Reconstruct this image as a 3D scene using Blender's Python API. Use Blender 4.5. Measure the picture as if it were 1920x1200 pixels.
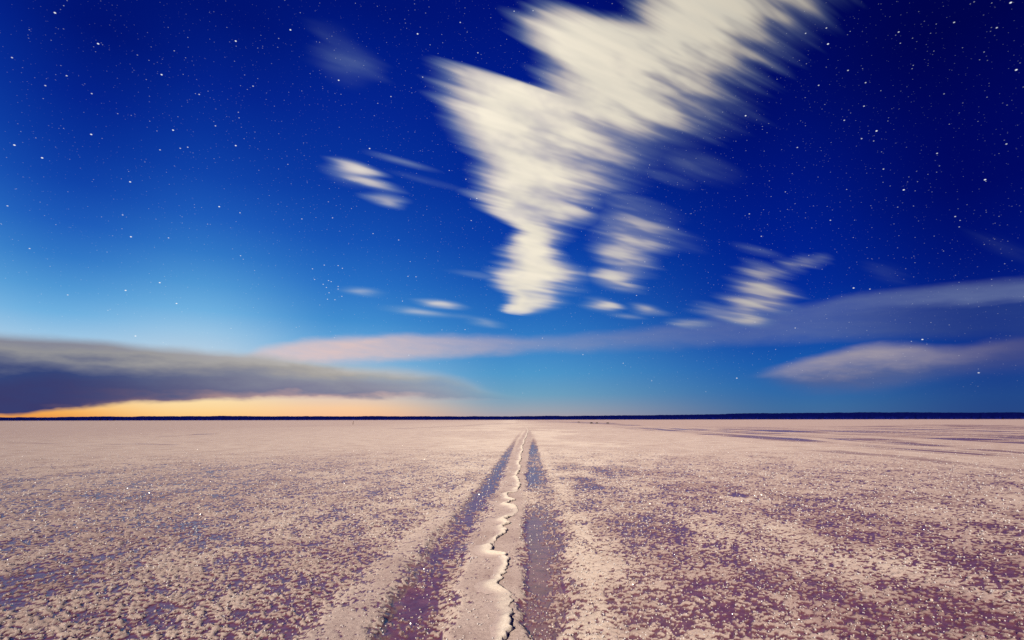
import bpy, math, random
import numpy as np
from mathutils import Matrix, Vector

scene = bpy.context.scene
for o in list(bpy.data.objects):
    bpy.data.objects.remove(o)
R = math.radians
random.seed(7)
RNG = np.random.default_rng(7)

# ------------------------------------------------------------------ camera
CAM_H = 1.5                 # eye height over the salt
FPX = 960.0                 # 18 mm lens on a 36 mm wide sensor, in pixels of the 1920 wide photograph
PITCH = math.atan(186.5 / FPX)
ROLL = 0.0016
_r0 = np.array([1.0, 0, 0])
_f = np.array([0, math.cos(PITCH), math.sin(PITCH)])
_u0 = np.array([0, -math.sin(PITCH), math.cos(PITCH)])
_u = _u0 * math.cos(ROLL) + _r0 * math.sin(ROLL)
_r = _r0 * math.cos(ROLL) - _u0 * math.sin(ROLL)

def pix_dir(px, py):
    d = _f + _r * (px - 960) / FPX + _u * (600 - py) / FPX
    return d / np.linalg.norm(d)

def pix_ground(px, py):
    d = pix_dir(px, py)
    t = CAM_H / max(1e-5, -d[2])
    return d[0] * t, d[1] * t

cam_data = bpy.data.cameras.new('camera')
cam_data.lens = 18.0
cam_data.sensor_width = 36.0
cam_data.clip_start = 0.05
cam_data.clip_end = 20000
cam = bpy.data.objects.new('camera', cam_data)
scene.collection.objects.link(cam)
M = Matrix(((_r[0], _u[0], -_f[0], 0), (_r[1], _u[1], -_f[1], 0), (_r[2], _u[2], -_f[2], CAM_H), (0, 0, 0, 1)))
cam.matrix_world = M
scene.camera = cam

# ------------------------------------------------------------------ render / colour
scene.render.engine = 'CYCLES'
scene.cycles.use_denoising = False
scene.cycles.max_bounces = 3
scene.cycles.diffuse_bounces = 1
scene.cycles.glossy_bounces = 1
scene.view_settings.view_transform = 'Standard'
scene.view_settings.look = 'None'
scene.view_settings.exposure = 0.0
scene.view_settings.gamma = 1.0
scene.view_settings.use_curve_mapping = False

# ------------------------------------------------------------------ moonlight (the one distant lamp)
MOON_AZ, MOON_EL = R(180 + 16), R(22)       # low behind the camera
sun = bpy.data.lights.new('moonlight', 'SUN')
sun.energy = 4.2
sun.angle = R(0.5)
sun.color = (1.0, 0.87, 0.74)
sun_o = bpy.data.objects.new('moonlight', sun)
scene.collection.objects.link(sun_o)
mdir = Vector((math.sin(MOON_AZ) * math.cos(MOON_EL), math.cos(MOON_AZ) * math.cos(MOON_EL), math.sin(MOON_EL)))
sun_o.rotation_euler = mdir.to_track_quat('Z', 'Y').to_euler()
sun_o.location = (0, -30, 60)

# ------------------------------------------------------------------ sky: twilight gradient, clouds and stars, all by direction
def lin(c):
    c = [v / 255.0 for v in c[:3]]
    return tuple(v / 12.92 if v <= 0.04045 else ((v + 0.055) / 1.055) ** 2.4 for v in c)

world = bpy.data.worlds.new('World')
scene.world = world
world.use_nodes = True
WT = world.node_tree
WT.nodes.clear()

def nd(t, **kw):
    n = WT.nodes.new(t)
    for k, v in kw.items():
        setattr(n, k, v)
    return n

def put(sock, v):
    if isinstance(v, bpy.types.NodeSocket):
        WT.links.new(v, sock)
    elif v is not None:
        sock.default_value = v

def m(op, a, b=None, c=None, clamp=False):
    n = nd('ShaderNodeMath', operation=op)
    n.use_clamp = clamp
    put(n.inputs[0], a)
    if b is not None: put(n.inputs[1], b)
    if c is not None: put(n.inputs[2], c)
    return n.outputs[0]

def vm(op, a, b=None, c=None):
    n = nd('ShaderNodeVectorMath', operation=op)
    put(n.inputs[0], a)
    if b is not None: put(n.inputs[1], b)
    if c is not None: put(n.inputs[2], c)
    return n.outputs['Value'] if op in ('DOT_PRODUCT', 'LENGTH', 'DISTANCE') else n.outputs[0]

def comb(x, y, z=0.0):
    n = nd('ShaderNodeCombineXYZ')
    put(n.inputs[0], x); put(n.inputs[1], y); put(n.inputs[2], z)
    return n.outputs[0]

def step(v, a, b, lo=0.0, hi=1.0, smooth=True):
    n = nd('ShaderNodeMapRange')
    n.interpolation_type = 'SMOOTHSTEP' if smooth else 'LINEAR'
    n.clamp = True
    put(n.inputs['Value'], v)
    put(n.inputs['From Min'], a); put(n.inputs['From Max'], b)
    put(n.inputs['To Min'], lo); put(n.inputs['To Max'], hi)
    return n.outputs[0]

def noise(vec, scale, detail=3.0, rough=0.55):
    n = nd('ShaderNodeTexNoise')
    n.noise_dimensions = '3D'
    put(n.inputs['Vector'], vec)
    n.inputs['Scale'].default_value = scale
    n.inputs['Detail'].default_value = detail
    n.inputs['Roughness'].default_value = rough
    return n.outputs[0]

def mix(f, a, b):
    n = nd('ShaderNodeMix', data_type='RGBA')
    put(n.inputs[0], f)
    put(n.inputs[6], a if isinstance(a, bpy.types.NodeSocket) else (*a, 1))
    put(n.inputs[7], b if isinstance(b, bpy.types.NodeSocket) else (*b, 1))
    return n.outputs[2]

def ramp(f, stops, interp='LINEAR'):
    n = nd('ShaderNodeValToRGB')
    cr = n.color_ramp
    cr.interpolation = interp
    stops = sorted(stops, key=lambda s: s[0])
    cr.elements[0].position, cr.elements[0].color = stops[0][0], (*stops[0][1], 1)
    cr.elements[1].position, cr.elements[1].color = stops[-1][0], (*stops[-1][1], 1)
    for p, c in stops[1:-1]:
        e = cr.elements.new(p)
        e.color = (*c, 1)
    put(n.inputs[0], f)
    return n.outputs[0]

def curve(x, pts, x0, x1, y0, y1):
    """a float curve through pts, given in real units and squeezed into 0..1"""
    n = nd('ShaderNodeFloatCurve')
    cm = n.mapping
    cm.use_clip = False
    c = cm.curves[0]
    q = sorted(((p - x0) / (x1 - x0), (v - y0) / (y1 - y0)) for p, v in pts)
    c.points[0].location = q[0]
    c.points[1].location = q[-1]
    for p in q[1:-1]:
        c.points.new(*p)
    cm.update()
    put(n.inputs['Value'], step(x, x0, x1, smooth=False))
    return m('MULTIPLY_ADD', n.outputs[0], y1 - y0, y0)

DIR = nd('ShaderNodeTexCoord').outputs['Generated']
sx = nd('ShaderNodeSeparateXYZ')
put(sx.inputs[0], DIR)
DX, DY, DZ = sx.outputs
AZ = m('ARCTAN2', DX, DY)
EL = m('ARCSINE', DZ)

def azel(px, py):
    d = pix_dir(px, py)
    return math.atan2(d[0], d[1]), math.asin(d[2])

AZ0 = azel(60, 780)[0]                   # where the sun went down
dl = m('ABSOLUTE', m('SUBTRACT', AZ, AZ0))
DELTA = m('MINIMUM', dl, m('SUBTRACT', 2 * math.pi, dl))
ELN = m('SQRT', m('MAXIMUM', m('DIVIDE', EL, math.pi / 2), 0.0))

def eln(px, py):
    return math.sqrt(max(0.0, azel(px, py)[1]) / (math.pi / 2))

def col_ramp(px, rows, zen):
    st = [(eln(px, y), lin(c)) for y, c in rows] + [(1.0, lin(zen))]
    return ramp(ELN, st)

ZEN = (0, 4, 70)
cols = [
    (60, col_ramp(60, [(786, (226, 138, 66)), (772, (246, 172, 84)), (758, (250, 196, 120)), (715, (214, 208, 204)), (660, (182, 207, 226)), (620, (152, 196, 228)),
                         (580, (112, 177, 224)), (530, (80, 152, 213)), (470, (50, 121, 200)), (400, (30, 92, 187)), (320, (16, 68, 170)),
                         (240, (9, 52, 156)), (150, (4, 36, 142)), (0, (0, 20, 116))], ZEN)),
    (360, col_ramp(360, [(786, (252, 190, 112)), (770, (253, 212, 146)), (752, (252, 222, 168)), (715, (222, 216, 206)), (660, (182, 207, 226)), (620, (152, 196, 228)),
                         (580, (112, 177, 224)), (530, (80, 152, 213)), (470, (50, 121, 200)), (400, (30, 92, 187)), (320, (16, 68, 170)),
                         (240, (9, 52, 156)), (150, (4, 36, 142)), (0, (0, 20, 116))], ZEN)),
    (640, col_ramp(640, [(784, (250, 186, 142)), (765, (248, 203, 160)), (745, (226, 204, 186)), (700, (146, 190, 220)), (650, (104, 170, 218)), (600, (66, 142, 208)),
                         (530, (40, 112, 197)), (450, (22, 84, 182)), (350, (10, 58, 162)), (200, (4, 38, 146)), (80, (0, 28, 132)), (0, (0, 20, 118))], ZEN)),
    (960, col_ramp(960, [(784, (176, 160, 166)), (765, (150, 164, 178)), (740, (112, 162, 192)), (700, (80, 152, 202)), (650, (58, 132, 200)), (600, (40, 112, 192)),
                         (530, (22, 86, 180)), (450, (10, 62, 166)), (330, (2, 42, 150)), (180, (0, 30, 138)), (0, (0, 17, 118))], ZEN)),
    (1500, col_ramp(1500, [(784, (74, 106, 150)), (760, (60, 108, 160)), (720, (40, 102, 170)), (680, (26, 90, 172)), (620, (14, 68, 164)), (540, (3, 44, 152)),
                           (450, (0, 32, 142)), (330, (0, 22, 126)), (200, (0, 14, 108)), (0, (0, 6, 90))], ZEN)),
    (1900, col_ramp(1900, [(784, (42, 70, 128)), (740, (34, 72, 138)), (690, (24, 62, 140)), (620, (12, 46, 136)), (540, (3, 30, 128)), (450, (0, 18, 116)),
                           (330, (0, 9, 100)), (200, (0, 7, 94)), (0, (0, 4, 78))], (0, 3, 66))),
]
SKY = cols[0][1]
prev = 0.0
for px, c in cols[1:]:
    dlt = abs(azel(px, 700)[0] - AZ0)
    SKY = mix(step(DELTA, prev, dlt), SKY, c)
    prev = dlt

# ---- long-exposure clouds: streaks that all run towards the point on the horizon the wind blows to
WAZ = azel(2600, 787)[0]
WV = (math.sin(WAZ), math.cos(WAZ), 0.0)
SV = (-math.cos(WAZ), math.sin(WAZ), 0.0)
PHI = m('ARCTAN2', DZ, vm('DOT_PRODUCT', DIR, SV))
THE = m('ARCCOSINE', vm('DOT_PRODUCT', DIR, WV))

def phth(px, py):
    d = pix_dir(px, py)
    return math.atan2(d[2], d @ np.array(SV)), math.acos(d @ np.array(WV))

n_fine = m('SUBTRACT', noise(comb(m('MULTIPLY', PHI, 44.0), m('MULTIPLY', THE, 1.6)), 1.0, 2.5, 0.5), 0.5)
n_mid = m('SUBTRACT', noise(comb(m('MULTIPLY', PHI, 26.0), m('MULTIPLY', THE, 4.0), 3.3), 1.0, 3.0, 0.55), 0.5)
n_soft = noise(comb(m('MULTIPLY', PHI, 38.0), m('MULTIPLY', THE, 8.0), 7.7), 1.0, 2.0, 0.5)
RAG = m('ADD', m('MULTIPLY', n_fine, 0.085), m('MULTIPLY', n_mid, 0.06))

Lpts = [(1500, -330), (1400, -200), (1290, -100), (1215, -30), (1196, 10), (1186, 38), (1095, 20), (1030, 12), (992, 45), (984, 72), (1022, 105), (1036, 130), (1012, 160),
        (902, 128), (828, 130), (842, 170), (850, 210), (852, 245), (905, 300), (905, 345), (896, 368), (915, 395), (955, 430), (952, 458), (945, 490),
        (928, 525), (952, 560), (950, 588), (985, 596)]
Rpts = [(1720, -200), (1640, -90), (1570, 0), (1520, 62), (1440, 130), (1390, 190), (1335, 240), (1245, 290), (1195, 330), (1135, 380), (1098, 415),
        (1060, 442), (1050, 470), (1088, 500), (1092, 530), (1080, 560), (1035, 582), (990, 597)]
lp = [phth(*p) for p in Lpts]
rp = [phth(*p) for p in Rpts]
def mono(a):
    a = sorted(a)
    out = [a[0]]
    for p in a[1:]:
        if p[0] - out[-1][0] > 0.004:
            out.append(p)
    return out[:30]
lp, rp = mono(lp), mono(rp)
P0, P1 = min(lp[0][0], rp[0][0]), max(lp[-1][0], rp[-1][0])
cl = curve(PHI, lp, P0, P1, 0.0, 2.2)
cr_ = curve(PHI, rp, P0, P1, 0.0, 2.2)
WID = m('MAXIMUM', m('SUBTRACT', cl, cr_), 0.02)
RAGW = m('MULTIPLY', RAG, m('MINIMUM', m('MULTIPLY', WID, 7.5), 1.2))
inL = m('SUBTRACT', m('ADD', cl, RAGW), THE)
inR = m('SUBTRACT', THE, m('ADD', cr_, RAGW))
sL = m('MINIMUM', m('MULTIPLY', WID, 0.30), 0.08)
sR = m('MINIMUM', m('MULTIPLY', WID, 0.42), 0.19)
dens = m('MULTIPLY', step(inL, m('MULTIPLY', sL, -0.55), sL), step(inR, m('MULTIPLY', sR, -0.4), sR))
dens = m('MULTIPLY', dens, m('MULTIPLY', step(PHI, P0 - 0.004, P0 + 0.02), step(PHI, P1 - 0.06, P1 + 0.02, 1.0, 0.0)))
# thinner, torn towards the downwind side of the high part
relw = m('DIVIDE', inR, WID)
high = step(PHI, phth(1250, 330)[0], phth(1330, 200)[0], 0.85, 1.0)
tear = step(m('ADD', n_soft, m('MULTIPLY', step(relw, 0.0, 0.8), 0.42)), 0.36, 0.82)
n_blot = noise(comb(m('MULTIPLY', PHI, 15.0), m('MULTIPLY', THE, 9.0), 12.3), 1.0, 3.0, 0.55)
dens = m('MULTIPLY', dens, step(n_blot, 0.30, 0.55, 0.78, 1.0))
MAIN = m('MULTIPLY', dens, m('SUBTRACT', 1.0, m('MULTIPLY', m('SUBTRACT', 1.0, tear), m('MULTIPLY', high, 0.6))))

blobs = [
    (664, 314, 46, 10, .7), (700, 344, 46, 9, .85), (724, 374, 36, 11, .75), (655, 325, 44, 20, .3), (752, 303, 56, 6, .26), (800, 338, 60, 6, .1),
    (625, 92, 44, 36, .10), (662, 124, 46, 34, .13), (1185, 384, 70, 17, .35), (1192, 418, 64, 18, .5), (1184, 452, 62, 20, .75), (1172, 482, 50, 18, .85), (1160, 524, 46, 18, .85), (1170, 505, 46, 14, .5),
    (1230, 440, 70, 20, .25), (1118, 570, 32, 11, .95), (1206, 580, 32, 9, .6), (1172, 592, 34, 5, .3), (822, 570, 36, 8, .75), (776, 584, 50, 7, .4),
    (904, 605, 30, 7, .5), (685, 547, 36, 8, .4), (850, 592, 60, 5, .15), (920, 520, 60, 6, .3), (1486, 497, 26, 10, .5), (1512, 489, 26, 10, .6), (1538, 483, 18, 9, .4), (1432, 508, 42, 14, .7), (1430, 538, 54, 17, .8), (1416, 566, 54, 19, .85),
    (1390, 594, 44, 15, .75), (1296, 606, 36, 9, .65), (1332, 582, 40, 12, .6), (1420, 470, 44, 8, .25), (1285, 300, 80, 26, .2), (1240, 330, 60, 10, .2),
    (1664, 512, 40, 16, .08), (1880, 462, 60, 16, .06),
]
PT = comb(m('ADD', PHI, m('MULTIPLY', n_mid, 0.006)), m('ADD', THE, m('MULTIPLY', RAG, 0.8)))
BL = None
for (bx, by, la, wa, dn) in blobs:
    p, t = phth(bx, by)
    # one pixel step along / across the streak, in the streak's own coordinates
    wd = np.array([2600 - bx, 787 - by], float); wd /= np.linalg.norm(wd)
    p2, t2 = phth(bx - wd[0] * la, by - wd[1] * la)
    p3, t3 = phth(bx + wd[1] * wa, by - wd[0] * wa)
    st, sp = abs(t2 - t), abs(p3 - p)
    q = vm('LENGTH', vm('MULTIPLY_ADD', PT, (1 / sp, 1 / st, 0), (-p / sp, -t / st, 0)))
    v = step(q, 1.6, 0.0, 0.0, dn)
    BL = v if BL is None else m('SUBTRACT', m('ADD', BL, v), m('MULTIPLY', BL, v))
BL = m('MULTIPLY', BL, m('MULTIPLY_ADD', step(n_soft, 0.36, 0.6), 0.45, 0.55))
STREAK = m('MAXIMUM', MAIN, BL)
far = step(DELTA, R(30), R(95))
cloud_col = mix(far, lin((252, 242, 222)), lin((182, 176, 162)))
cloud_col = mix(m('MULTIPLY', step(m('MULTIPLY_ADD', n_fine, 0.5, n_soft), 0.72, 0.32), 0.30), cloud_col, lin((188, 187, 180)))

# ---- smooth low banks near the horizon, in azimuth and elevation
AZA, AZB = R(-75), R(75)
n_low = m('SUBTRACT', noise(comb(m('MULTIPLY', AZ, 10.0), m('MULTIPLY', EL, 30.0), 1.1), 1.0, 4.0, 0.6), 0.5)
n_low2 = m('SUBTRACT', noise(comb(m('MULTIPLY', AZ, 3.5), m('MULTIPLY', EL, 40.0), 5.1), 1.0, 2.0, 0.5), 0.5)

n_wisp = m('SUBTRACT', noise(comb(m('MULTIPLY', AZ, 24.0), m('MULTIPLY', m('MULTIPLY_ADD', AZ, 0.10, EL), 130.0), 9.1), 1.0, 3.0, 0.55), 0.5)

def band(tops, bots, dens_pts, soft_t, soft_b, wob, wisp=0.4):
    t = curve(AZ, [azel(*p) for p in tops], AZA, AZB, -0.1, 0.5)
    b = curve(AZ, [azel(*p) for p in bots], AZA, AZB, -0.1, 0.5)
    e = m('MULTIPLY_ADD', n_low, wob, EL)
    dn = curve(AZ, [(azel(x, 700)[0], v) for x, v in dens_pts], AZA, AZB, 0.0, 1.5)
    k = m('MULTIPLY', step(m('SUBTRACT', t, e), -soft_t, soft_t), step(m('SUBTRACT', e, b), -soft_b, soft_b))
    rel = m('DIVIDE', m('SUBTRACT', e, b), m('MAXIMUM', m('SUBTRACT', t, b), 0.004), clamp=True)
    tex = m('MULTIPLY_ADD', n_low, 0.6, m('MULTIPLY_ADD', n_wisp, wisp, 1.0))
    return m('MULTIPLY', k, m('MULTIPLY', dn, tex), clamp=True), rel

px1 = 1 / 960.0
bankA, relA = band([(-900, 600), (-300, 612), (0, 632), (100, 638), (200, 644), (280, 656), (400, 662), (480, 668), (560, 678), (650, 688), (760, 694), (850, 708), (930, 735), (1000, 748), (1300, 760)],
                   [(-900, 775), (-300, 775), (0, 773), (80, 766), (200, 760), (300, 753), (400, 749), (500, 746), (600, 745), (700, 746), (800, 746), (930, 749), (1000, 751), (1300, 762)],
                   [(-900, 1), (0, 1.25), (400, 1.25), (600, 1.1), (700, .9), (800, .64), (880, .34), (950, .1), (1010, 0), (1300, 0), (2200, 0)], 12 * px1, 6 * px1, 0.017, 0.1)
bankB, relB = band([(300, 672), (440, 668), (500, 652), (640, 634), (800, 630), (900, 632), (1000, 634), (1100, 628), (1200, 618), (1300, 604), (1400, 590), (1500, 576), (1600, 556), (1700, 545), (1800, 538), (1920, 528), (2600, 500)],
                   [(300, 676), (440, 674), (500, 678), (640, 678), (800, 671), (900, 664), (1000, 658), (1100, 655), (1200, 652), (1300, 647), (1400, 642), (1500, 638), (1700, 632), (1920, 626), (2600, 610)],
                   [(300, 0), (430, .1), (500, .75), (640, .9), (800, .72), (950, .5), (1080, .34), (1200, .36), (1350, .38), (1500, .44), (1700, .54), (1920, .62), (2600, .4)], 10 * px1, 11 * px1, 0.020)
bankC, relC = band([(1380, 712), (1420, 700), (1480, 682), (1560, 664), (1640, 648), (1700, 648), (1780, 655), (1860, 640), (1920, 632), (2600, 600)],
                   [(1380, 716), (1420, 716), (1480, 726), (1560, 730), (1640, 726), (1700, 716), (1780, 702), (1860, 693), (1920, 688), (2600, 670)],
                   [(1000, 0), (1380, 0), (1430, .2), (1500, .65), (1600, .85), (1700, .8), (1800, .62), (1920, .6), (2600, .3)], 9 * px1, 16 * px1, 0.018)

nA = m('MULTIPLY_ADD', n_low, 0.42, m('MULTIPLY_ADD', n_low2, 0.45, relA))
colA = ramp(nA, [(0.0, lin((92, 76, 106))), (0.10, lin((58, 60, 108))), (0.46, lin((52, 68, 120))), (0.68, lin((104, 110, 136))), (0.86, lin((146, 146, 150))), (1.0, lin((134, 136, 150)))])
colA2 = ramp(nA, [(0.0, lin((192, 160, 158))), (0.22, lin((128, 128, 152))), (0.5, lin((146, 148, 160))), (0.75, lin((168, 164, 160))), (1.0, lin((188, 184, 180)))])
colA = mix(step(AZ, azel(60, 700)[0], azel(640, 700)[0]), colA, colA2)
colB = mix(step(AZ, azel(500, 650)[0], azel(1500, 600)[0]), lin((218, 196, 196)), lin((108, 124, 164)))
colB = mix(m('MULTIPLY', step(AZ, azel(1450, 600)[0], azel(1850, 600)[0]), step(m('MULTIPLY_ADD', n_low2, 0.7, relB), 0.8, 0.5)), colB, lin((44, 66, 132)))
colC = mix(step(m('MULTIPLY_ADD', n_low, 0.5, relC), 0.15, 0.85), lin((84, 98, 146)), lin((160, 152, 164)))
colC = mix(step(AZ, azel(1650, 700)[0], azel(2000, 700)[0]), colC, lin((78, 82, 130)))

# ---- stars
def star_layer(scale, rad, power, gain):
    n = nd('ShaderNodeTexVoronoi')
    n.feature = 'F1'
    put(n.inputs['Vector'], vm('MULTIPLY', DIR, (1.0, 1.0, 1.7)))
    n.inputs['Scale'].default_value = scale
    s = step(m('DIVIDE', n.outputs['Distance'], scale), rad, rad * 0.25)
    cs = nd('ShaderNodeSeparateColor')
    put(cs.inputs[0], n.outputs['Color'])
    return m('MULTIPLY', s, m('MULTIPLY', m('POWER', cs.outputs[0], power), gain))

bright = [(103, 24), (184, 82), (303, 140), (171, 252), (324.5, 244), (442, 273), (79, 296), (27, 272), (442, 77), (544.5, 56), (635, 150.5), (244, 341), (411, 387.5),
          (783, 63.5), (299.5, 530), (245.5, 444), (235.5, 544.5), (331, 569), (1694.5, 356), (1895, 5), (1905.5, 131), (1847, 337), (1600.5, 540), (254, 630),
          (1552.5, 82.5), (1643.5, 245.5), (1729.5, 636.5), (1835, 699), (693, 278.5), (894, 372), (1398, 217), (1381.5, 709)]
middle = [(404, 236), (22.5, 108), (172, 175.5), (474.5, 161.5), (373.5, 177), (338, 278), (352, 276), (300, 281), (14, 386), (85, 160.5), (125, 142), (863, 42), (896, 99),
          (964, 21), (999.5, 20), (792.5, 144.5), (733, 181), (873.5, 336), (230, 403), (451, 479.5), (450, 399), (316, 446), (55.5, 466), (127, 553),
          (566, 410.5), (623.5, 408.5), (699.5, 438), (747.5, 450), (883.5, 413.5), (765, 518), (780, 519), (616, 526), (621, 528), (634, 537), (634, 542), (641, 555.5), (612, 539), (608, 497), (642, 503), (586, 504), (590, 524), (606, 533), (617, 549), (614, 561), (634, 498), (628, 562),
          (754.5, 564.5), (766.5, 666), (872, 618), (1017, 634), (1093, 665), (1510.5, 62.5), (1549.5, 52.5), (1590, 132), (1623, 155), (1535, 160), (1495, 276.5),
          (1615.5, 260), (1656.5, 317), (1620, 199), (1583, 225.5), (1757, 287.5), (1887, 270), (1789, 42), (1869, 52), (1685, 60), (1427.5, 443), (1405, 401),
          (1557, 413), (1631, 542), (1209, 491), (1193.5, 554), (1415.5, 604), (1491, 615), (1323.5, 734.5), (1168.5, 681), (1222, 714), (1791, 406), (980, 737)]
DIRS = vm('MULTIPLY', DIR, (1.0, 1.0, 1.6))
def star_list(pts, rad, gain):
    d = None
    for p in pts:
        v = pix_dir(*p)
        q = vm('DISTANCE', DIRS, (v[0], v[1], v[2] * 1.6))
        d = q if d is None else m('MINIMUM', d, q)
    return step(d, rad, rad * 0.35, 0.0, gain)

stars = m('ADD', star_layer(52.0, 0.0012, 2.2, 0.8), m('ADD', star_layer(120.0, 0.0010, 1.5, 0.42), star_layer(190.0, 0.0008, 1.8, 0.17)))
stars = m('ADD', stars, m('ADD', star_list(bright, 0.0017, 1.1), star_list(middle, 0.0014, 0.7)))
stars = m('MULTIPLY', stars, step(EL, 0.015, 0.10))

ALL = mix(bankC, SKY, colC)
ALL = mix(bankB, ALL, colB)
ALL = mix(bankA, ALL, colA)
thin_col = mix(far, lin((150, 186, 206)), lin((96, 120, 160)))
ALL = mix(STREAK, ALL, mix(step(STREAK, 0.05, 0.62), thin_col, cloud_col))
veil = m('MULTIPLY', m('SUBTRACT', 1.0, m('MULTIPLY', STREAK, 0.8)), m('SUBTRACT', 1.0, m('MULTIPLY', bankA, 0.97)))
ALL = mix(m('MULTIPLY', m('MULTIPLY', stars, veil), 0.95, clamp=True), ALL, lin((246, 250, 255)))

nish = nd('ShaderNodeTexSky')
nish.sky_type = 'NISHITA'
nish.sun_disc = False
nish.sun_elevation = R(-5)
nish.sun_rotation = AZ0
bg1 = nd('ShaderNodeBackground')
put(bg1.inputs[0], ALL)
bg1.inputs[1].default_value = 1.0
bg2 = nd('ShaderNodeBackground')
put(bg2.inputs[0], nish.outputs[0])
bg2.inputs[1].default_value = 0.008
add = nd('ShaderNodeAddShader')
WT.links.new(bg1.outputs[0], add.inputs[0])
WT.links.new(bg2.outputs[0], add.inputs[1])
wo = nd('ShaderNodeOutputWorld')
WT.links.new(add.outputs[0], wo.inputs[0])
world.cycles.sampling_method = 'MANUAL'
world.cycles.sample_map_resolution = 512

# ------------------------------------------------------------------ helpers
def hash2(ix, iy, s):
    h = (ix.astype(np.int64) * 374761393 + iy.astype(np.int64) * 668265263 + s * 974711) & 0x7fffffff
    h = ((h ^ (h >> 13)) * 1274126177) & 0x7fffffff
    h = h ^ (h >> 16)
    h = (h * 1103515245 + 12345) & 0x7fffffff
    return ((h >> 8) & 0xffff) / 65535.0

def vnoise(x, y, s=0):
    ix, iy = np.floor(x), np.floor(y)
    fx, fy = x - ix, y - iy
    fx = fx * fx * fx * (fx * (fx * 6 - 15) + 10); fy = fy * fy * fy * (fy * (fy * 6 - 15) + 10)
    ix = ix.astype(np.int64); iy = iy.astype(np.int64)
    a, b = hash2(ix, iy, s), hash2(ix + 1, iy, s)
    c, d = hash2(ix, iy + 1, s), hash2(ix + 1, iy + 1, s)
    return (a + (b - a) * fx) * (1 - fy) + (c + (d - c) * fx) * fy

def fbm(x, y, octs, s=0, gain=0.5):
    t = np.zeros_like(x); amp, tot = 1.0, 0.0
    c, sn = math.cos(0.6), math.sin(0.6)
    for o in range(octs):
        t += amp * vnoise(x, y, s + o * 17)
        tot += amp
        amp *= gain
        x, y = (x * c - y * sn) * 2.03 + 3.7, (x * sn + y * c) * 2.03 + 1.3
    return t / tot

def sstep(v, a, b):
    t = np.clip((v - a) / (b - a), 0, 1)
    return t * t * (3 - 2 * t)

def link(o):
    scene.collection.objects.link(o)
    return o

def tag(o, label=None, cat=None, group=None, kind=None):
    if label: o['label'] = label
    if cat: o['category'] = cat
    if group: o['group'] = group
    if kind: o['kind'] = kind
    return o

def mesh_np(name, verts, quads=None, tris=None, smooth=True):
    me = bpy.data.meshes.new(name)
    nq = 0 if quads is None else len(quads)
    nt = 0 if tris is None else len(tris)
    me.vertices.add(len(verts))
    me.vertices.foreach_set('co', np.asarray(verts, np.float32).ravel())
    idx = []
    if nq: idx.append(np.asarray(quads, np.int32).ravel())
    if nt: idx.append(np.asarray(tris, np.int32).ravel())
    idx = np.concatenate(idx)
    me.loops.add(len(idx))
    me.loops.foreach_set('vertex_index', idx)
    me.polygons.add(nq + nt)
    starts = np.concatenate([np.arange(nq) * 4, nq * 4 + np.arange(nt) * 3]).astype(np.int32)
    me.polygons.foreach_set('loop_start', starts)
    me.update(calc_edges=True)
    me.polygons.foreach_set('use_smooth', np.full(nq + nt, smooth))
    me.validate()
    return me

class Mat:
    def __init__(self, name):
        self.m = bpy.data.materials.new(name)
        self.m.use_nodes = True
        self.t = self.m.node_tree
        self.b = self.t.nodes['Principled BSDF']
    def n(self, t, **kw):
        x = self.t.nodes.new(t)
        for k, v in kw.items(): setattr(x, k, v)
        return x
    def l(self, a, b): self.t.links.new(a, b)

# ------------------------------------------------------------------ the lie of the salt: tracks, ruts, wet patches, crust
def line(pts):
    a = np.array([pix_ground(*p) for p in pts])
    return a[np.argsort(a[:, 1])]

def x_at(ln, Y):
    return np.interp(Y, ln[:, 1], ln[:, 0])

berm_l = line([(540, 1240), (560, 1200), (640, 1120), (735, 1040), (800, 990), (870, 930), (920, 880), (955, 840), (975, 812), (982, 803)])
ll = line([(672, 1240), (700, 1200), (735, 1120), (775, 1060), (800, 1020), (845, 975), (880, 935), (910, 900), (926, 875), (945, 850), (962, 825), (975, 810), (984, 802)])
lr = line([(830, 1240), (835, 1200), (845, 1120), (862, 1060), (885, 1010), (908, 965), (928, 930), (941, 905), (951, 875), (961, 850), (971, 825), (980, 810), (986, 802)])
rl = line([(985, 1240), (985, 1200), (983, 1120), (982, 1050), (981, 1000), (983, 950), (985, 900), (988, 870), (993, 840), (998, 820), (996, 808)])
rr = line([(1052, 1240), (1052, 1200), (1056, 1120), (1052, 1050), (1048, 1000), (1040, 960), (1030, 930), (1022, 900), (1015, 870), (1008, 845), (1004, 825), (1000, 808)])
ridge_px = [(930, 1240), (948, 1205), (958, 1180), (961, 1158), (954, 1142), (958, 1128), (954, 1112), (938, 1106), (930, 1100), (940, 1086), (950, 1068), (951, 1050),
            (946, 1042), (926, 1042), (918, 1034), (924, 1020), (940, 1006), (948, 998), (942, 990), (952, 984), (944, 978), (964, 968), (972, 956), (962, 950), (946, 948),
            (952, 944), (966, 939), (952, 936), (950, 928), (968, 924), (974, 914), (974, 907), (970, 900), (967, 893), (974, 884), (976, 876), (972, 870), (977, 862),
            (976, 852), (980, 846), (979, 838), (983, 831), (983, 825), (987, 820), (988, 814), (991, 809), (989, 804), (985, 800)]
ridge_ln = np.array([pix_ground(*p) for p in ridge_px])
rid_s = ridge_ln[np.argsort(ridge_ln[:, 1])]

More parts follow.
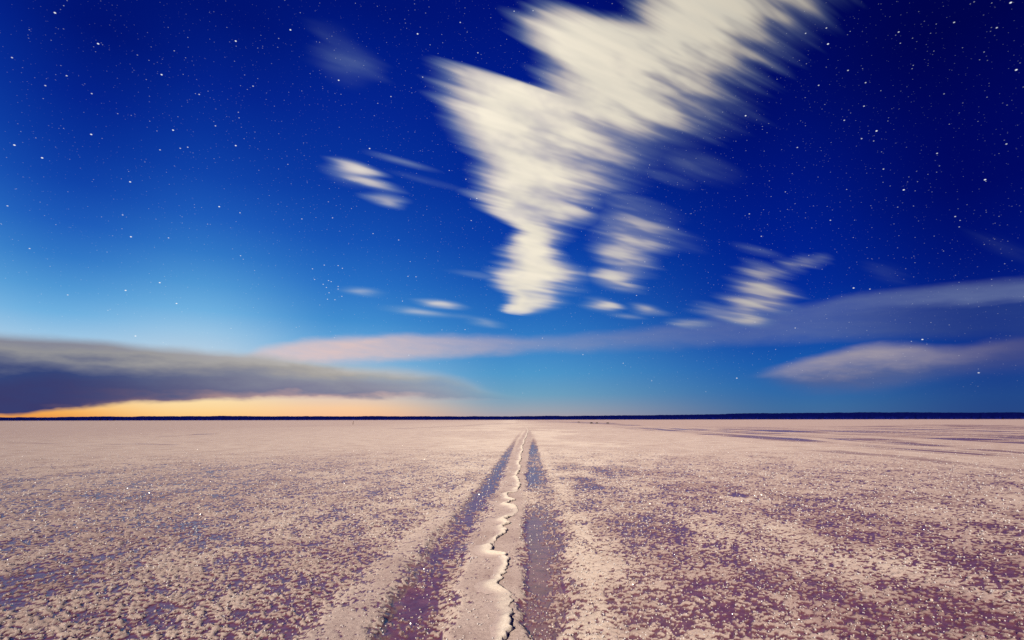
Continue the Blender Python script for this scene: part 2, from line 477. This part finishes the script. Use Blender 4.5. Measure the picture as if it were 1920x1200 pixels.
def track_gain(rows):
    a = np.array([(pix_ground(960, y)[1], v) for y, v in rows])
    return a[np.argsort(a[:, 0])]
lg = track_gain([(1240, .9), (1190, .95), (1110, 1), (1070, .75), (1040, 1), (1005, .8), (960, .95), (930, 1), (890, 1), (868, .9), (850, .75), (825, .5), (806, .3)])
rg = track_gain([(1240, 1), (1190, 1), (1130, 1), (1040, 1), (972, 1), (948, .5), (928, .15), (908, .9), (882, 1), (862, .55), (845, .9), (828, .6), (812, .1)])

streaks = [  # far old tracks and drainage lines: pixel path, width in pixels of depth, strength
    ([(1400, 811), (1480, 815), (1560, 819), (1640, 825), (1750, 836), (1930, 850)], 2.0, .6),
    ([(1400, 805), (1520, 811), (1620, 814), (1700, 818), (1800, 822), (1930, 828)], 2.0, .75),
    ([(1580, 801), (1700, 799), (1800, 797), (1860, 801), (1930, 800)], 1.2, .6),
    ([(1450, 836), (1600, 850), (1700, 858), (1800, 870), (1930, 884)], 3.5, .5),
    ([(170, 835), (255, 832), (330, 834)], 1.0, .5), ([(0, 828), (150, 835)], 1.0, .35), ([(300, 819), (400, 813)], .8, .5),
    ([(740, 804), (860, 799), (940, 794)], .7, .4), ([(1040, 791), (1110, 793), (1190, 798)], .6, .6), ([(520, 800), (640, 797), (760, 799)], .5, .35),
    ([(0, 926), (60, 921), (100, 920)], 2.0, .4),
]
pools = [(500, 1043, 26, 7), (490, 1048, 14, 5), (628, 958, 14, 4), (1200, 973, 44, 9), (1165, 970, 20, 6), (1095, 902, 26, 14), (1110, 915, 40, 10), (355, 985, 22, 6), (345, 1003, 26, 5),
         (165, 1078, 20, 5), (20, 1085, 34, 12), (1825, 1055, 60, 16), (1900, 1070, 40, 16), (455, 1020, 26, 4), (395, 1007, 24, 4), (1390, 930, 26, 5),
         (1860, 990, 40, 8), (270, 1170, 44, 10), (170, 1155, 40, 10), (1130, 885, 24, 5), (1340, 960, 20, 4), (800, 1040, 18, 10), (300, 1142, 40, 10)]

def seg_dist(X, Y, pl):
    best = np.full(X.shape, 1e9)
    for (x0, y0), (x1, y1) in zip(pl[:-1], pl[1:]):
        dx, dy = x1 - x0, y1 - y0
        t = np.clip(((X - x0) * dx + (Y - y0) * dy) / (dx * dx + dy * dy + 1e-12), 0, 1)
        best = np.minimum(best, np.hypot(X - x0 - t * dx, Y - y0 - t * dy))
    return best

def ground_field(X, Y, cell):
    """height and wetness (bare wet mud) of the lake floor; cell = local mesh spacing"""
    Rr = np.hypot(X, Y)
    front = Y > 0.5
    near_y = np.clip(Y, 0.6, 200)
    # how broken the crust is, 0 = closed white crust, 1 = mostly holes
    lowf = fbm(X / 0.9, Y / 1.5, 3, 5) - 0.5
    big = fbm(X / 7.0, Y / 11.0, 3, 3) - 0.5
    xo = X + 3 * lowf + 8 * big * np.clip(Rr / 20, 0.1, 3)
    outer = np.clip(0.55 * sstep(xo, 0.8, 5.5) + 0.45 * sstep(xo, 3, 45) + 0.40 * sstep(-xo, 1.2, 7.0) + 0.35 * sstep(-xo, 4, 60), 0, 1)  # grows toward both sides; darkens the salt there in place of edge falloff of light
    opn = 0.47 + 0.75 * lowf + 0.15 * outer
    opn = opn * (1 - 0.80 * sstep(np.log(np.maximum(Rr, 1)), math.log(6.0), math.log(40.0)))
    opn = np.clip(opn, 0.01, 0.74)
    # smooth berms beside and between the ruts
    xb, x1, x2, x3, x4, xr = (x_at(l, near_y) for l in (berm_l, ll, lr, rl, rr, rid_s))
    sc = np.maximum(0.02, (x4 - x1) * 0.06)
    wob = (fbm(X * 3.1, Y * 1.7, 3, 9) - 0.5) * 0.16 + (fbm(X * 14, Y * 9, 2, 19) - 0.5) * 0.07
    inb = lambda a, b, s: sstep(X + wob, a - s, a + s) * sstep(X + wob, b + s, b - s)
    live = np.where(front, 1 - sstep(Y, 60, 95), 0)
    s_berm = inb(xb, x1, sc * 2.2) * live
    s_plate = inb(xr - 0.42, x3, sc * 0.8) * live
    s_berm2 = inb(x4 + 0.14, x4 + 0.42, 0.14) * live * 0.6
    rutL = inb(x1, x2, sc) * np.interp(near_y, lg[:, 0], lg[:, 1]) * live
    rutR = inb(x3, x4 + 0.06, sc * 0.7) * np.interp(near_y, rg[:, 0], rg[:, 1]) * live
    opn = opn * (1 - 0.95 * np.clip(s_berm + s_plate + s_berm2, 0, 1))
    opn = np.maximum(opn, 0.97 * rutL * (1 - 0.40 * sstep(X, x1 * .45 + x2 * .55, x2)))
    opn = np.maximum(opn, rutR * (0.78 + 0.4 * lowf + 0.26 * sstep(X, x4, x4 * .4 + x3 * .6)))
    for (px, py, a, b) in pools:
        gx, gy = pix_ground(px, py)
        d = math.hypot(gx, gy)
        ax = a / FPX * math.hypot(d, CAM_H); by = b * d * d / (CAM_H * FPX)
        q = np.hypot((X - gx) / ax, (Y - gy) / by) + (fbm(X * 9, Y * 6, 2, 23) - 0.5) * 1.0
        opn = np.maximum(opn, 0.84 * sstep(q, 1.35, 0.3))
    # crust holes
    f = 0.80 * fbm(X / 0.034, Y / 0.034, 4, 31, 0.66) + 0.20 * fbm(X / 0.26, Y / 0.30, 2, 41)
    pc = np.clip(opn, 0.004, 0.985)
    thr = 0.5 + 0.052 * np.log(pc / (1 - pc))
    fade = 1 - sstep(cell, 0.05, 0.20)
    crust = sstep(f, thr - 0.035, thr + 0.05)
    wet = (1 - crust) * fade + (1 - fade) * sstep(opn, 0.12, 1.0) * 0.9
    lump = fbm(X / 0.028, Y / 0.028, 3, 51, 0.6) - 0.5
    smooth_k = np.clip(s_berm + s_plate, 0, 1)
    h = crust * (0.009 + 0.012 * lump) * (1 - 0.55 * smooth_k) * fade
    h += crust * 0.008 * sstep(f, thr, thr + 0.22) * fade * (1 - smooth_k)
    h += (1 - crust) * 0.003 * lump * fade
    # broad relief
    h += 0.02 * (1 - 0.8 * sstep(Rr, 10, 40)) * (fbm(X / 2.3, Y / 2.3, 3, 61) - 0.5)
    h += 0.035 * s_berm - 0.030 * np.clip(rutL + rutR, 0, 1) + 0.012 * s_plate
    # drainage bands
    sel = Rr > 9
    w2 = np.zeros_like(X)
    if sel.any():
        xs, ys, rs = X[sel], Y[sel], Rr[sel]
        acc = np.zeros_like(xs)
        brk = fbm(xs / 9.0, ys / 4.0, 3, 71)
        brk2 = fbm(xs / 3.0, ys / 1.0, 3, 73)
        for path, wpx, g in streaks:
            pl = np.array([pix_ground(*p) for p in path])
            dd = seg_dist(xs, ys, pl)
            wm = wpx * rs * rs / (CAM_H * FPX) * 0.55
            acc = np.maximum(acc, g * sstep(dd / wm + (brk2 - 0.5) * 0.9, 1.15, 0.35) * (0.45 + 0.55 * sstep(brk, 0.30, 0.58)))
        # a belt of old parallel tracks, running the same way as the fresh one
        mea = (fbm(xs / 40, ys / 25, 2, 75) - 0.5) * 5
        bn = 0.62 * fbm((xs + mea) / 1.5, ys / 70, 2, 77) + 0.38 * fbm((xs + mea) / 0.45, ys / 40, 2, 78)
        belt = sstep(xs, 11, 24) * (1 - sstep(ys, 70, 140)) * np.where(ys > 0, 1, 0)
        acc = np.maximum(acc, 0.85 * sstep(bn, 0.46, 0.62) * belt * (0.5 + 0.5 * sstep(brk, 0.35, 0.6)))
        w2[sel] = acc
    wet = np.maximum(wet, w2)
    h = h * (1 - 0.95 * w2)
    h = h * np.where(Rr > 400, 0.0, 1.0)
    return h, np.clip(wet, 0, 1), smooth_k, np.clip(0.75 * outer + 1.1 * opn * (1 - smooth_k) - 0.1, 0, 1)  # last field: painted side falloff plus damp of the broken crust

# ---- one sheet from under the camera to beyond the shore, finest where it is near and in view
fine = np.arange(R(-57), R(57), R(0.125))
coarse = np.arange(R(57), R(303), R(4))
az = np.concatenate([fine, coarse])
rad = [0.35, 0.7, 1.1, 1.5, 1.9]
r = 2.2
while r < 60:
    rad.append(r); r += max(0.013, 0.0048 * r)
while r < 160:
    rad.append(r); r *= 1.011
while r < 9000:
    rad.append(r); r *= 1.06
rad = np.array(rad)
NA, NR = len(az), len(rad)
RR, AA = np.meshgrid(rad, az, indexing='ij')
GX, GY = RR * np.sin(AA), RR * np.cos(AA)
cell = np.maximum(RR * R(0.125), np.gradient(rad)[:, None] * np.ones_like(AA))
cell[:, len(fine):] = 0.5
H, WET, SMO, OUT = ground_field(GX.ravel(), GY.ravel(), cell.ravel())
verts = np.stack([GX.ravel(), GY.ravel(), H], 1)
ii, jj = np.meshgrid(np.arange(NR - 1), np.arange(NA), indexing='ij')
j2 = (jj + 1) % NA
quads = np.stack([ii * NA + jj, ii * NA + j2, (ii + 1) * NA + j2, (ii + 1) * NA + jj], -1).reshape(-1, 4)
c_id = len(verts)
verts = np.vstack([verts, [[0, 0, 0]]])
jj = np.arange(NA)
tris = np.stack([np.full(NA, c_id), (jj + 1) % NA, jj], 1)
me = mesh_np('salt_flat', verts, quads, tris)
wa = me.attributes.new('wet', 'FLOAT', 'POINT')
wa.data.foreach_set('value', np.append(WET, 0).astype(np.float32))
sa = me.attributes.new('packed', 'FLOAT', 'POINT')
sa.data.foreach_set('value', np.append(SMO, 0).astype(np.float32))
oa = me.attributes.new('falloff_damp', 'FLOAT', 'POINT')
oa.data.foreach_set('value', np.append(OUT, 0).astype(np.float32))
ground = link(bpy.data.objects.new('salt_flat', me))
tag(ground, 'wide salt flat of broken pale crust over wet purple mud', kind='structure')

SALT = (0.83, 0.71, 0.57)
mt = Mat('salt_and_mud')
geo = mt.n('ShaderNodeNewGeometry')
def mnoise(M, scale, detail=3, rough=.6):
    n = M.n('ShaderNodeTexNoise')
    M.l(geo.outputs['Position'], n.inputs['Vector'])
    n.inputs['Scale'].default_value = scale; n.inputs['Detail'].default_value = detail; n.inputs['Roughness'].default_value = rough
    return n.outputs[0]
at = mt.n('ShaderNodeAttribute', attribute_name='wet')
ap = mt.n('ShaderNodeAttribute', attribute_name='packed')
def mramp(M, f, stops):
    n = M.n('ShaderNodeValToRGB')
    cr = n.color_ramp
    cr.elements[0].position, cr.elements[0].color = stops[0][0], (*stops[0][1], 1)
    cr.elements[1].position, cr.elements[1].color = stops[-1][0], (*stops[-1][1], 1)
    for p, c in stops[1:-1]:
        cr.elements.new(p).color = (*c, 1)
    M.l(f, n.inputs[0])
    return n.outputs[0]
salt_c = mramp(mt, mnoise(mt, 70, 4, .75), [(.28, (.52, .39, .35)), (.48, SALT), (.75, (.90, .80, .68))])
ao = mt.n('ShaderNodeAttribute', attribute_name='falloff_damp')
big = mramp(mt, mnoise(mt, .8, 8, .72), [(.34, (.74, .69, .70)), (.52, (.96, .95, .95)), (.66, (1, 1, 1))])
mul = mt.n('ShaderNodeMix', data_type='RGBA', blend_type='MULTIPLY')
mul.inputs[0].default_value = 1
pk = mt.n('ShaderNodeMix', data_type='RGBA')
pf = mt.n('ShaderNodeMath', operation='MULTIPLY'); mt.l(ap.outputs['Fac'], pf.inputs[0]); pf.inputs[1].default_value = .75
mt.l(pf.outputs[0], pk.inputs[0]); mt.l(salt_c, pk.inputs[6]); mt.l(mramp(mt, mnoise(mt, 38, 5, .8), [(.30, (.26, .18, .18)), (.48, (.52, .40, .36)), (.72, (.74, .62, .53))]), pk.inputs[7])
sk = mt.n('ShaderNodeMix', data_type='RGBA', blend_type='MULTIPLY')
mt.l(ao.outputs['Fac'], sk.inputs[0]); mt.l(pk.outputs[2], sk.inputs[6]); sk.inputs[7].default_value = (.56, .47, .52, 1)  # light falloff to the sides put into salt colour, with damp of broken crust
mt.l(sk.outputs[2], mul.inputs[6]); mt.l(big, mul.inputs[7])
mud_c = mramp(mt, mnoise(mt, 9, 4, .6), [(.3, (.10, .034, .05)), (.7, (.21, .080, .098))])
# ragged edge between crust and mud
wn = mt.n('ShaderNodeMath', operation='MULTIPLY_ADD')
mt.l(mnoise(mt, 130, 2, .6), wn.inputs[0]); wn.inputs[1].default_value = .5
sub = mt.n('ShaderNodeMath', operation='SUBTRACT'); mt.l(at.outputs['Fac'], sub.inputs[0]); sub.inputs[1].default_value = .25
mt.l(sub.outputs[0], wn.inputs[2])
wr = mt.n('ShaderNodeMapRange', interpolation_type='SMOOTHSTEP'); mt.l(wn.outputs[0], wr.inputs[0]); wr.inputs[1].default_value = .15; wr.inputs[2].default_value = .85
mx = mt.n('ShaderNodeMix', data_type='RGBA')
mt.l(wr.outputs[0], mx.inputs[0]); mt.l(mul.outputs[2], mx.inputs[6]); mt.l(mud_c, mx.inputs[7])
mt.l(mx.outputs[2], mt.b.inputs['Base Color'])
rg_ = mt.n('ShaderNodeMapRange'); mt.l(wr.outputs[0], rg_.inputs[0]); rg_.inputs[3].default_value = .8; rg_.inputs[4].default_value = .2
mt.l(rg_.outputs[0], mt.b.inputs['Roughness'])
sp_ = mt.n('ShaderNodeMapRange'); mt.l(wr.outputs[0], sp_.inputs[0]); sp_.inputs[3].default_value = .15; sp_.inputs[4].default_value = .45
mt.l(sp_.outputs[0], mt.b.inputs['Specular IOR Level'])
if 'Diffuse Roughness' in mt.b.inputs: mt.b.inputs['Diffuse Roughness'].default_value = 0.8
bp = mt.n('ShaderNodeBump'); bp.inputs['Distance'].default_value = .010
bs = mt.n('ShaderNodeMapRange'); mt.l(wr.outputs[0], bs.inputs[0]); bs.inputs[3].default_value = .6; bs.inputs[4].default_value = .06
mt.l(bs.outputs[0], bp.inputs['Strength'])
mt.l(mnoise(mt, 110, 3, .7), bp.inputs['Height'])
mt.l(bp.outputs[0], mt.b.inputs['Normal'])
me.materials.append(mt.m)

# ------------------------------------------------------------------ far shore: low dark bush-covered rises
sh_top = [(-1200, 784), (-400, 783.5), (0, 783), (150, 781.5), (350, 779.8), (500, 780.5), (800, 780.5), (1000, 780.2), (1120, 779), (1280, 777.5), (1420, 775), (1500, 774), (1650, 773.2), (1920, 773.6), (2400, 775), (3500, 779)]
ta = np.array([azel(*p) for p in sh_top])
haz = np.concatenate([np.arange(R(-62), R(62), R(0.06)), np.arange(R(62), R(298), R(1.5))])
D0, D1, D2 = 2600.0, 3000.0, 4200.0
hz = np.interp(haz, ta[:, 0], np.tan(ta[:, 1]), left=.0045, right=.006) * D1 + CAM_H
rough = (fbm(haz * 260, haz * 0 + 2.2, 4, 81, .65) - 0.5) * 2.0 + (fbm(haz * 30, haz * 0 + 5.2, 3, 83) - 0.5) * 5.0
prof = [(D0, 0.0, -0.5), (D0 + 15, 0.18, 0), (D0 + 120, .45, .3), (D1 - 120, .86, .6), (D1, 1.0, 1.0), (D1 + 300, .8, .4), (D2, 0.0, -.5)]
hv = []
for k, (d, f, rf) in enumerate(prof):
    jit = (fbm(haz * 300, haz * 0 + k * 3.1, 3, 85) - .5) * 40
    dd = d + jit * (1 if k < 4 else 0)
    z = np.where(f > 0, hz * f + rough * max(rf, 0) + (fbm(haz * 420, haz * 0 + k * 7.7, 2, 87) - .5) * 1.6 * (f > 0), -1.0)
    hv.append(np.stack([dd * np.sin(haz), dd * np.cos(haz), z], 1))
hv = np.concatenate(hv)
n = len(haz)
ii, jj = np.meshgrid(np.arange(len(prof) - 1), np.arange(n), indexing='ij')
j2 = (jj + 1) % n
hq = np.stack([ii * n + jj, ii * n + j2, (ii + 1) * n + j2, (ii + 1) * n + jj], -1).reshape(-1, 4)
hm = mesh_np('hills', hv, hq)
hills = link(bpy.data.objects.new('hills', hm))
tag(hills, 'low dark scrub-covered rise along the far lake shore', kind='structure')
hmat = Mat('dark_scrub')
geo = hmat.n('ShaderNodeNewGeometry')
hc = mramp(hmat, mnoise(hmat, .05, 3), [(.3, (.003, .006, .10)), (.7, (.006, .011, .17))])
hmat.l(hc, hmat.b.inputs['Base Color'])
hmat.b.inputs['Roughness'].default_value = 1
hmat.b.inputs['Specular IOR Level'].default_value = 0
hm.materials.append(hmat.m)

# ------------------------------------------------------------------ the lifted crust edge between the ruts
path = []
for (x0, y0), (x1, y1) in zip(ridge_ln[:-1], ridge_ln[1:]):
    L = math.hypot(x1 - x0, y1 - y0)
    k = max(2, int(L / 0.03)) if y0 < 25 else max(2, int(L / 0.25))
    for q in range(k):
        t = q / k
        path.append((x0 + (x1 - x0) * t, y0 + (y1 - y0) * t))
path = np.array(path)
# round the corners a little
for _ in range(3):
    path[1:-1] = path[1:-1] * .5 + (path[:-2] + path[2:]) * .25
path[:, 0] += (fbm(path[:, 1] * 9, path[:, 1] * 0, 3, 91) - .5) * 0.05
tan = np.gradient(path, axis=0)
tan /= np.linalg.norm(tan, axis=1)[:, None] + 1e-9
nrm = np.stack([tan[:, 1], -tan[:, 0]], 1)       # points to the right of the way ahead
for _ in range(4):
    nrm[1:-1] = nrm[1:-1] * .5 + (nrm[:-2] + nrm[2:]) * .25
nrm /= np.linalg.norm(nrm, axis=1)[:, None] + 1e-9
s = np.arange(len(path))
arc = np.concatenate([[0], np.cumsum(np.hypot(*np.diff(path, axis=0).T))])
gap = sstep(fbm(arc * 2.1, arc * 0 + 8.8, 2, 97), 0.30, 0.50)            # the lip dies away and starts again
amp = np.minimum(0.95, 0.25 + 1.15 * fbm(arc * 1.6, arc * 0, 3, 93)) * (0.18 + 0.82 * gap) * np.interp(path[:, 1], [2, 5.5, 9, 30, 60, 110], [.7, .8, 1, .9, .8, .3])
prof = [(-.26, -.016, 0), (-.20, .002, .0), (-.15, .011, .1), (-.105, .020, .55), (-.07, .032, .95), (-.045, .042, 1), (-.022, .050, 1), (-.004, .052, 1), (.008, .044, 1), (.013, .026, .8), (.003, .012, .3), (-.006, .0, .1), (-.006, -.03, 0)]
gh, _, _, _ = ground_field(path[:, 0], path[:, 1], np.full(len(path), .2))
rv, lipv = [], []
edge = (fbm(arc * 17, arc * 0 + .7, 3, 99, .65) - .5) * .055 * np.interp(path[:, 1], [3, 20], [1, 1.6])   # broken, jagged rim
wid = 0.25 + 1.0 * fbm(arc * 2.7, arc * 0 + 3.3, 2, 101)
for k, (o, z, lp_) in enumerate(prof):
    j = (fbm(arc * 26 + k * 5, arc * 0 + k * 1.7, 3, 95, .65) - .5)
    off = o * wid + j * .016 + edge * min(1, max(0, k - 2) / 4)
    zz = gh + .004 + z * amp + j * .014 * (z > 0)
    rv.append(np.stack([path[:, 0] + nrm[:, 0] * off, path[:, 1] + nrm[:, 1] * off, zz], 1))
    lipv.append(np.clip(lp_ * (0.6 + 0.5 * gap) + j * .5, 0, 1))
rv = np.concatenate(rv)
n = len(path)
ii, jj = np.meshgrid(np.arange(len(prof) - 1), np.arange(n - 1), indexing='ij')
rq = np.stack([ii * n + jj, ii * n + jj + 1, (ii + 1) * n + jj + 1, (ii + 1) * n + jj], -1).reshape(-1, 4)[:, ::-1]
rm = mesh_np('salt_ridge', rv, rq)
la_ = rm.attributes.new('lip', 'FLOAT', 'POINT')
la_.data.foreach_set('value', np.concatenate(lipv).astype(np.float32))
ridge = link(bpy.data.objects.new('salt_ridge', rm))
tag(ridge, 'raised wavy edge of pale salt crust running between two wheel ruts', 'salt ridge')
cm = Mat('clean_salt')
geo = cm.n('ShaderNodeNewGeometry')
cc = mramp(cm, mnoise(cm, 40, 4, .7), [(.25, (.78, .67, .53)), (.6, (.92, .83, .68))])
cm.l(cc, cm.b.inputs['Base Color'])
cm.b.inputs['Roughness'].default_value = .85
cm.b.inputs['Diffuse Roughness'].default_value = .8
cm.b.inputs['Specular IOR Level'].default_value = .2
bp = cm.n('ShaderNodeBump'); bp.inputs['Strength'].default_value = .5; bp.inputs['Distance'].default_value = .008
cm.l(mnoise(cm, 160, 3, .7), bp.inputs['Height']); cm.l(bp.outputs[0], cm.b.inputs['Normal'])
rmat = Mat('ridge_salt')
geo = rmat.n('ShaderNodeNewGeometry')
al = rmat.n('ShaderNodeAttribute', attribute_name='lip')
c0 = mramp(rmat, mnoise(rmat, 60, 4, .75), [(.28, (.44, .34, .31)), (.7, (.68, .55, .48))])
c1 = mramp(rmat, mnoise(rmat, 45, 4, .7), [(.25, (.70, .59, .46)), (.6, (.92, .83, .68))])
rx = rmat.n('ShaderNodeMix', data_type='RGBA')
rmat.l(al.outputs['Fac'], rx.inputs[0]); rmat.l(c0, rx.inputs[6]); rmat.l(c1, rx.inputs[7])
rmat.l(rx.outputs[2], rmat.b.inputs['Base Color'])
rmat.b.inputs['Roughness'].default_value = .85
rmat.b.inputs['Diffuse Roughness'].default_value = .8
rmat.b.inputs['Specular IOR Level'].default_value = .2
bp = rmat.n('ShaderNodeBump'); bp.inputs['Strength'].default_value = .6; bp.inputs['Distance'].default_value = .010
rmat.l(mnoise(rmat, 120, 3, .7), bp.inputs['Height']); rmat.l(bp.outputs[0], rmat.b.inputs['Normal'])
rm.materials.append(rmat.m)

# ------------------------------------------------------------------ loose salt: grains and crystals
def scatter(count, r0, r1, keep):
    rr_ = np.exp(RNG.uniform(math.log(r0), math.log(r1), count))
    aa_ = RNG.uniform(R(-55), R(55), count)
    x, y = rr_ * np.sin(aa_), rr_ * np.cos(aa_)
    cellv = np.maximum(rr_ * R(.125), np.maximum(.013, .0048 * rr_))
    h, w, sm, _ = ground_field(x, y, cellv)
    k = RNG.uniform(0, 1, count) < keep(w, sm, rr_)
    return x[k], y[k], h[k], rr_[k]

def merge(name, bv, bt, x, y, z, size, flat, jitter, mat, smooth):
    nn, k = len(x), len(bv)
    a = RNG.uniform(0, 2 * math.pi, nn); b = RNG.uniform(0, math.pi, nn)
    ca, sa_, cb, sb = np.cos(a), np.sin(a), np.cos(b), np.sin(b)
    P = np.repeat(bv[None], nn, 0) * (1 + RNG.uniform(-jitter, jitter, (nn, k, 1)))
    X, Y, Z = P[..., 0], P[..., 1], P[..., 2]
    Y, Z = Y * cb[:, None] - Z * sb[:, None], Y * sb[:, None] + Z * cb[:, None]
    X, Y = X * ca[:, None] - Y * sa_[:, None], X * sa_[:, None] + Y * ca[:, None]
    Z = Z * flat
    V = np.stack([X * size[:, None] + x[:, None], Y * size[:, None] + y[:, None], Z * size[:, None] + z[:, None]], -1).reshape(-1, 3)
    T = (bt[None] + (np.arange(nn) * k)[:, None, None]).reshape(-1, 3)
    me = mesh_np(name, V, None, T, smooth)
    me.materials.append(mat)
    return link(bpy.data.objects.new(name, me))

g = (1 + 5 ** .5) / 2
ico_v = np.array([(-1, g, 0), (1, g, 0), (-1, -g, 0), (1, -g, 0), (0, -1, g), (0, 1, g), (0, -1, -g), (0, 1, -g), (g, 0, -1), (g, 0, 1), (-g, 0, -1), (-g, 0, 1)]) / math.hypot(1, g)
ico_t = np.array([(0, 11, 5), (0, 5, 1), (0, 1, 7), (0, 7, 10), (0, 10, 11), (1, 5, 9), (5, 11, 4), (11, 10, 2), (10, 7, 6), (7, 1, 8), (3, 9, 4), (3, 4, 2), (3, 2, 6), (3, 6, 8), (3, 8, 9), (4, 9, 5), (2, 4, 11), (6, 2, 10), (8, 6, 7), (9, 8, 1)])
oct_v = np.array([(1, 0, 0), (-1, 0, 0), (0, 1, 0), (0, -1, 0), (0, 0, 1), (0, 0, -1)], float)
oct_t = np.array([(0, 2, 4), (2, 1, 4), (1, 3, 4), (3, 0, 4), (2, 0, 5), (1, 2, 5), (3, 1, 5), (0, 3, 5)])

x, y, z, rr_ = scatter(30000, 2.8, 30, lambda w, sm, r: np.where(w > .5, .28, .75) * (1 - .8 * sm))
gm = Mat('grain_salt')
geo = gm.n('ShaderNodeNewGeometry')
gm.l(mramp(gm, mnoise(gm, 24, 3, .7), [(.3, (.40, .31, .32)), (.5, (.58, .48, .44)), (.7, (.78, .68, .57))]), gm.b.inputs['Base Color'])
gm.b.inputs['Roughness'].default_value = .85
gm.b.inputs['Diffuse Roughness'].default_value = .8
gm.b.inputs['Specular IOR Level'].default_value = .2
o = merge('salt_grains', ico_v, ico_t, x, y, z + .002, RNG.uniform(.004, .0085, len(x)) * np.where(RNG.uniform(0, 1, len(x)) < .06, 1.8, 1) * np.clip(rr_ / 6, .85, 1.6), .75, .3, gm.m, True)
tag(o, 'loose pale salt grains strewn over the crust and ruts', 'salt grains', kind='stuff')

xm = Mat('salt_crystal')
xm.b.inputs['Base Color'].default_value = (.88, .84, .78, 1)
xm.b.inputs['Roughness'].default_value = .22
xm.b.inputs['Diffuse Roughness'].default_value = .5
xm.b.inputs['Specular IOR Level'].default_value = .7
x, y, z, rr_ = scatter(26000, 2.8, 120, lambda w, sm, r: np.where(w > .6, .4, 1.0) * (1 - .7 * sm))
o = merge('salt_crystals', oct_v, oct_t, x, y, z + .012, RNG.uniform(.003, .007, len(x)) * np.clip(rr_ / 5, 1, 2.6), 1, .2, xm.m, False)
tag(o, 'glinting salt crystals scattered over the crust', 'salt crystals', kind='stuff')

# ------------------------------------------------------------------ small far things
def stone(px, py, w, hgt, seed):
    gx, gy = pix_ground(px, py)
    rg2 = np.random.default_rng(seed)
    bpy_me = bpy.data.meshes.new('stone')
    import bmesh
    bm = bmesh.new()
    bmesh.ops.create_icosphere(bm, subdivisions=3, radius=1)
    off = rg2.uniform(0, 50, 2)
    for v in bm.verts:
        c = v.co.normalized()
        k = 0.8 + 0.5 * float(fbm(np.array([c.x * 1.6 + off[0]]), np.array([c.y * 1.6 + c.z * 2.1 + off[1]]), 3, seed)[0])
        v.co = Vector((c.x * k * w / 2, c.y * k * w * .4, c.z * k * hgt * .62 + hgt * .3))
    for f in bm.faces: f.smooth = True
    bm.to_mesh(bpy_me); bm.free()
    bpy_me.materials.append(stone_m.m)
    ob = link(bpy.data.objects.new('stone', bpy_me))
    ob.location = (gx, gy, 0.0)
    ob.rotation_euler.z = rg2.uniform(-.4, .4)
    return ob
stone_m = Mat('dark_stone')
geo = stone_m.n('ShaderNodeNewGeometry')
stone_m.l(mramp(stone_m, mnoise(stone_m, 6, 4), [(.3, (.008, .007, .012)), (.7, (.03, .025, .03))]), stone_m.b.inputs['Base Color'])
stone_m.b.inputs['Roughness'].default_value = .9
for k, (px, py, w, hh) in enumerate([(1109, 794, .95, .50), (1119.5, 794, .9, .44), (1139.5, 794, 1.15, .42)]):
    tag(stone(px, py, w, hh, 11 + k), 'small dark stone in a loose row of three out on the salt', 'stone', 'dark stones out on the salt')
tag(stone(1085, 791.8, 1.3, .35, 31), 'flat dark stone apart from the row of three', 'stone', 'dark stones out on the salt')

# a lone stake, leaning
sxg, syg = pix_ground(661.5, 796)
sv, sf = [], []
NS = 8
rings = [(-.3, .075), (.0, .078), (.35, .074), (.7, .070), (1.0, .066), (1.08, .045), (1.10, .0)]
for k, (zz, rr2) in enumerate(rings):
    for q in range(NS):
        a = 2 * math.pi * q / NS
        wv = 1 + .12 * math.sin(3 * a + k)
        sv.append((math.cos(a) * rr2 * wv + .012 * math.sin(k * 1.7) + .14 * zz, math.sin(a) * rr2 * wv, zz))
for k in range(len(rings) - 1):
    for q in range(NS):
        sf.append((k * NS + q, k * NS + (q + 1) % NS, (k + 1) * NS + (q + 1) % NS, (k + 1) * NS + q))
sm_ = bpy.data.meshes.new('wooden_stake')
sm_.from_pydata(sv, [], sf)
wm = Mat('weathered_wood')
geo = wm.n('ShaderNodeNewGeometry')
wm.l(mramp(wm, mnoise(wm, 14, 4), [(.3, (.06, .028, .018)), (.7, (.14, .075, .045))]), wm.b.inputs['Base Color'])
wm.b.inputs['Roughness'].default_value = .9
sm_.materials.append(wm.m)
so = link(bpy.data.objects.new('wooden_stake', sm_))
so.location = (sxg, syg, 0)
tag(so, 'thin leaning brown wooden stake standing alone on the far salt', 'stake')
print('tris', sum(len(o.data.loops) - 2 * len(o.data.polygons) for o in scene.objects if o.type == 'MESH'))
